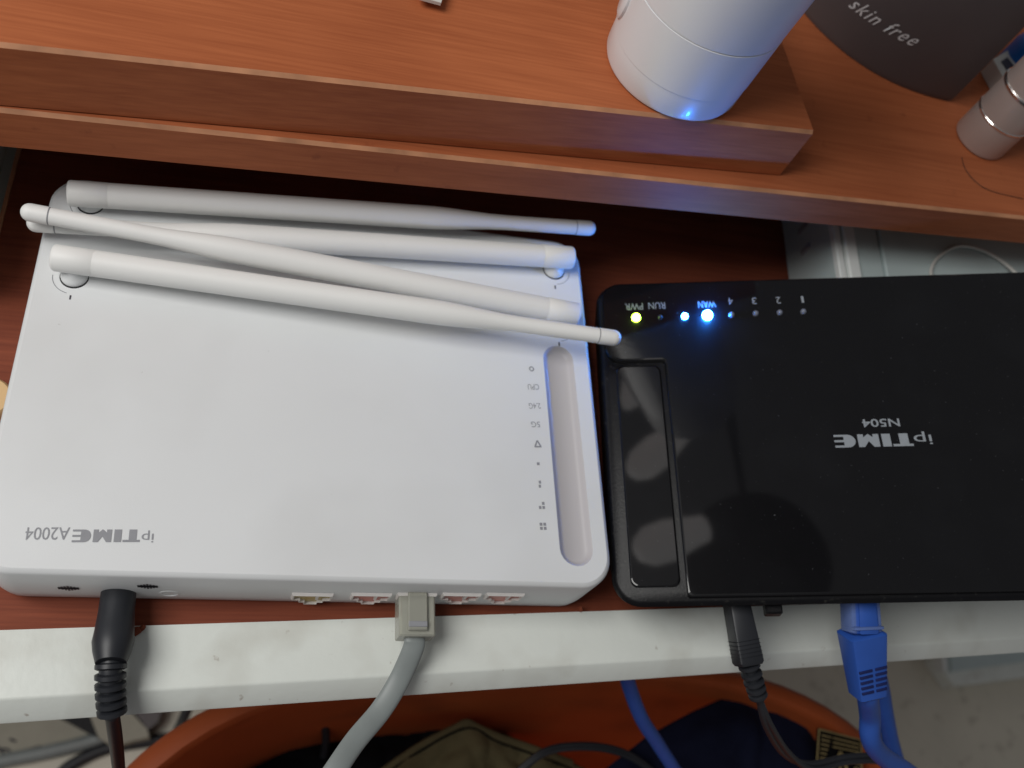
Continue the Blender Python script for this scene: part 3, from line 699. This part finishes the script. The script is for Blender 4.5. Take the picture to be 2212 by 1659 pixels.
# -- white plastic corner piece on the floor at the right
fr = thing('storage_lid', 'white plastic storage lid with raised rib on the grey floor', 'lid', tuple(at(2120, 1440, FLOOR)))
def fprism(name, px, z0, z1, m): prism(name, px, FLOOR + z0, FLOOR + z1, m, fr)
fprism('base', [(2020, 1425), (2012, 1375), (2400, 1330), (2400, 1440), (2060, 1482)], .0005, .020, M['rail'])
fprism('rib', [(2036, 1423), (2030, 1380), (2040, 1379), (2048, 1448), (2040, 1449)], .019, .034, M['case_w'])
fprism('plate', [(2056, 1450), (2050, 1375), (2400, 1335), (2400, 1402)], .019, .026, M['case'])

# ================================================================== THINGS ON THE DESK
# -- white bottle standing on its cap
wb = thing('cosmetic_bottle', 'white plastic bottle standing upside down on its wide cap', 'bottle', (0.2025, 0.1625, SZ))
bx, by = 0.2014, 0.1636; r = .0249
mb = MB(); lathe(mb, (bx, by, SZ), (0, 0, 1), [(0.0002, r - .0012), (.0008, r - .0004), (.0018, r), (.0105, r + .0002), (.0108, r + .00045), (.0306, r + .0014), (.0307, r + .0011)], 64); mb.build('cap', M['bottle'], wb, 30)
mb = MB(); lathe(mb, (bx, by, SZ), (0, 0, 1), [(.0300, r - .001), (.0308, r + .0010), (.0311, r + .0013), (.060, r + .0034), (.12, r + .003), (.125, r - .002)], 64); mb.build('bottle_body', M['bottle'], wb, 30)
mb = MB(); lathe(mb, (bx - r - .0002, by + .004, SZ + .0225), (-1, .2, 0), [(-.004, .0060), (.0004, .0058), (.0012, .0046)], 20, sx=1.6); mb.build('flip_tab', M['bottle'], wb)

# -- dark oval bottle with lettering
z = DZ1
A = at(1735, 18, z); B = at(2052, 222, z); ch = (B - A); ln = ch.length * 1.06; dx = ch.normalized(); dn = Vector((dx.y, -dx.x, 0))
mid = A.lerp(B, .5) - dx * ln * .03; hb = ln / 2
db = thing('dark_bottle', 'flat dark brown cosmetic bottle printed with white italic lettering', 'bottle', (mid.x, mid.y, z))
sag = max((at(px, py, z) - A).dot(dn) for px, py in ((1850, 135), (1900, 168), (1960, 200)))
def osec(k, zz):
    P = []
    for i in range(25):
        t = -1 + 2 * i / 24; P.append(mid + dx * (t * hb * k) + dn * (sag * (1 - t * t) * k))
    for i in range(1, 24):
        t = 1 - 2 * i / 24; P.append(mid + dx * (t * hb * k) - dn * (sag * .9 * (1 - t * t) * k))
    return [p + Vector((0, 0, zz)) for p in P]
mb = MB(); mb.loft([osec(.975, .0003), osec(.99, .0012), osec(1.0, .003), osec(1.03, .06), osec(1.04, .10), osec(.9, .112)]); mb.build('bottle_body', M['brown'], db, 40)
# lettering wrapped on the curved front
me = text_mesh('skin free', shear=.5, bold=.002, space=1.2)
def front(px, py):      # pixel -> (t, height) on the bottle's front by marching along the ray
    rr_ = ray(px, py); best = None
    for k in range(1200):
        p = CAM + rr_ * (.15 + k * .0004); q_ = p - mid; t = q_.dot(dx) / hb; dd = q_.dot(dn) - sag * (1 - t * t) * (1 + .03 * max(0, p.z - z) / .06)
        if dd < 0: return t * hb, p.z - z
    return 0, .03
t0, h0 = front(1833, 12); t1, h1 = front(1975, 100); tc_, hc_ = front(1850, 3)
xs = [v.co.x for v in me.vertices]; ys = [v.co.y for v in me.vertices]; x0, x1 = min(xs), max(xs)
sc_t = (t1 - t0) / (x1 - x0)
for v in me.vertices:
    s_ = (v.co.x - x0) / (x1 - x0); t = (t0 + (t1 - t0) * s_) / hb; hgt = h0 + (h1 - h0) * s_ + v.co.y * sc_t * 1.1
    k = 1 + .03 * (hgt / .06)
    v.co = mid + dx * (t * hb) + dn * (sag * (1 - (t / k) ** 2) * k + .0003) + Vector((0, 0, hgt))
link_mesh('lettering', me, M['bottle'], db, 0)

# -- silver lipstick tube
lx, ly, lr = .3580, .1838, .0116
lp = thing('lipstick', 'silver metal lipstick tube with two bright rings', 'lipstick', (lx, ly, DZ1))
mb = MB(); lathe(mb, (lx, ly, DZ1), (0, 0, 1), [(0.0002, lr - .0008), (.0008, lr - .0001), (.0012, lr), (.0145, lr)], 40); mb.build('base', M['silver'], lp, 30)
mb = MB(); lathe(mb, (lx, ly, DZ1), (0, 0, 1), [(.0144, lr + .0001), (.0147, lr + .00035), (.0153, lr + .00035), (.0156, lr + .0001)], 40); mb.build('ring', M['silver_b'], lp, 30)
mb = MB(); lathe(mb, (lx, ly, DZ1), (0, 0, 1), [(.0155, lr), (.0285, lr)], 40); mb.build('sleeve', M['silver'], lp, 30)
mb = MB(); lathe(mb, (lx, ly, DZ1), (0, 0, 1), [(.0284, lr), (.0288, lr + .0004), (.0298, lr + .0004), (.0302, lr)], 40); mb.build('ring', M['silver_b'], lp, 30)
mb = MB(); lathe(mb, (lx, ly, DZ1), (0, 0, 1), [(.030, lr - .0002), (.075, lr), (.078, lr - .002)], 40); mb.build('cap', M['silver'], lp, 30)

# -- label box and blue cap behind the lipstick
p = at(2170, 150, DZ1 + .004)
sb = thing('small_carton', 'small pale carton with dark printed figure behind the lipstick', 'carton', (p.x, p.y, DZ1))
q4 = [at(2145, 128, DZ1 + .008), at(2178, 108, DZ1 + .008), at(2215, 150, DZ1 + .008), at(2172, 176, DZ1 + .008)]
MB().loft([[Vector((p_.x, p_.y, DZ1 + .0003)) for p_ in q4], q4]).build('carton_body', M['paper'], sb, 0)
q5 = [at(2162, 133, DZ1 + .0081), at(2176, 124, DZ1 + .0081), at(2196, 150, DZ1 + .0081), at(2180, 160, DZ1 + .0081)]
MB().loft([q5, [p_ + Vector((0, 0, .0001)) for p_ in q5]]).build('printed_figure', M['print_dk'], sb, 0)
p = at(2225, 118, DZ1 + .010)
bq = thing('small_jar', 'bright blue small round jar behind the lipstick', 'jar', (p.x, p.y, DZ1))
mb = MB(); lathe(mb, (p.x, p.y, DZ1), (0, 0, 1), [(.0002, .0090), (.001, .0098), (.013, .0098), (.016, .0085), (.0165, .006)], 32); mb.build('jar_lid', M['blue_cap'], bq, 40)

# -- white card corner at the upper edge
z = SZ + .004
q6 = [at(953, 6, z), at(906, -7, z), at(870, -120, z), at(985, -110, z)]
mb = MB(); mb.loft([[p_ - Vector((0, 0, .0012)) for p_ in q6], q6]); card = mb.build('white_card', M['paper'], None, 0); tag(card, 'corner of a white card on the thick wooden board', 'card')
mb = MB(); c6 = at(940, -60, SZ + .0015); mb.box(c6.x - .006, c6.x + .006, c6.y, c6.y + .008, SZ, z - .0011); mb.build('backing', M['paper'], card, 0)

# -- beige piece beside the white router
p = at(-14, 858, .006)
mb = MB(); lathe(mb, (p.x - .002, p.y, 0.0002), (0, 0, 1), [(0, .0068), (.0008, .0074), (.005, .0074), (.006, .0066)], 28)
tag(mb.build('beige_disc', M['beige'], None, 40), 'round beige disc on the tray beside the white router', 'disc')

# -- hair on the desk
mb = MB(); tube(mb, smooth_path([at(x, y, DZ1 + .0003) for x, y in ((2078, 340), (2084, 362), (2105, 390), (2140, 412), (2212, 430))], 8), .00012, 5)
tag(mb.build('hair', M['dark_gap'], None), 'single dark hair lying on the desk beside the lipstick', 'hair')

# ================================================================== unseen lamp, put in for its reflections in the black cover; head glow added
def mirrored(px, py, total):
    S = on_plane(px, py, BO, BZ); d = (S - CAM); n_ = d.length; d /= n_; r_ = d - BZ * (2 * d.dot(BZ)); return S + r_ * (total - n_)
T_ = 0.80
hub = mirrored(1630, 1215, T_ + .08)
cl = thing('reflected_lamp', 'unseen lamp with added glow on three heads mirrored in the black router', 'lamp', tuple(hub))
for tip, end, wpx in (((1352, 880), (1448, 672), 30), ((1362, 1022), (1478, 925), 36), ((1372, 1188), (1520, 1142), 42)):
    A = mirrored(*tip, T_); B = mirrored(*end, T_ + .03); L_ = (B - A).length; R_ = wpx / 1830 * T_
    mb = MB(); lathe(mb, A, B - A, [(0, R_ * .2), (L_ * .06, R_ * .6), (L_ * .22, R_ * .95), (L_ * .5, R_), (L_ * .85, R_ * .72), (L_, R_ * .66)], 24); hd = mb.build('lamp_head', M['lamp_glow'], cl)
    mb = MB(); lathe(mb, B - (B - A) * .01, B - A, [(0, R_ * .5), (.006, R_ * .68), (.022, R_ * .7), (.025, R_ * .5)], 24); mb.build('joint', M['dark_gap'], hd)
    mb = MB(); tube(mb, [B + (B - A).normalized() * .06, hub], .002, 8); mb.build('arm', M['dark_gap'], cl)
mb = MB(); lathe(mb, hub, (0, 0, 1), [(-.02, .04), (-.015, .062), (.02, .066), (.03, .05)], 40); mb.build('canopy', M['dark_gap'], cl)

# ------------------------------------------------------------------ parts keep their place under moved parents
bpy.context.view_layer.update()
for t in THINGS:
    if t.get('local'):
        del t['local']; continue
    inv = t.matrix_world.inverted()
    for c in t.children: c.matrix_parent_inverse = inv
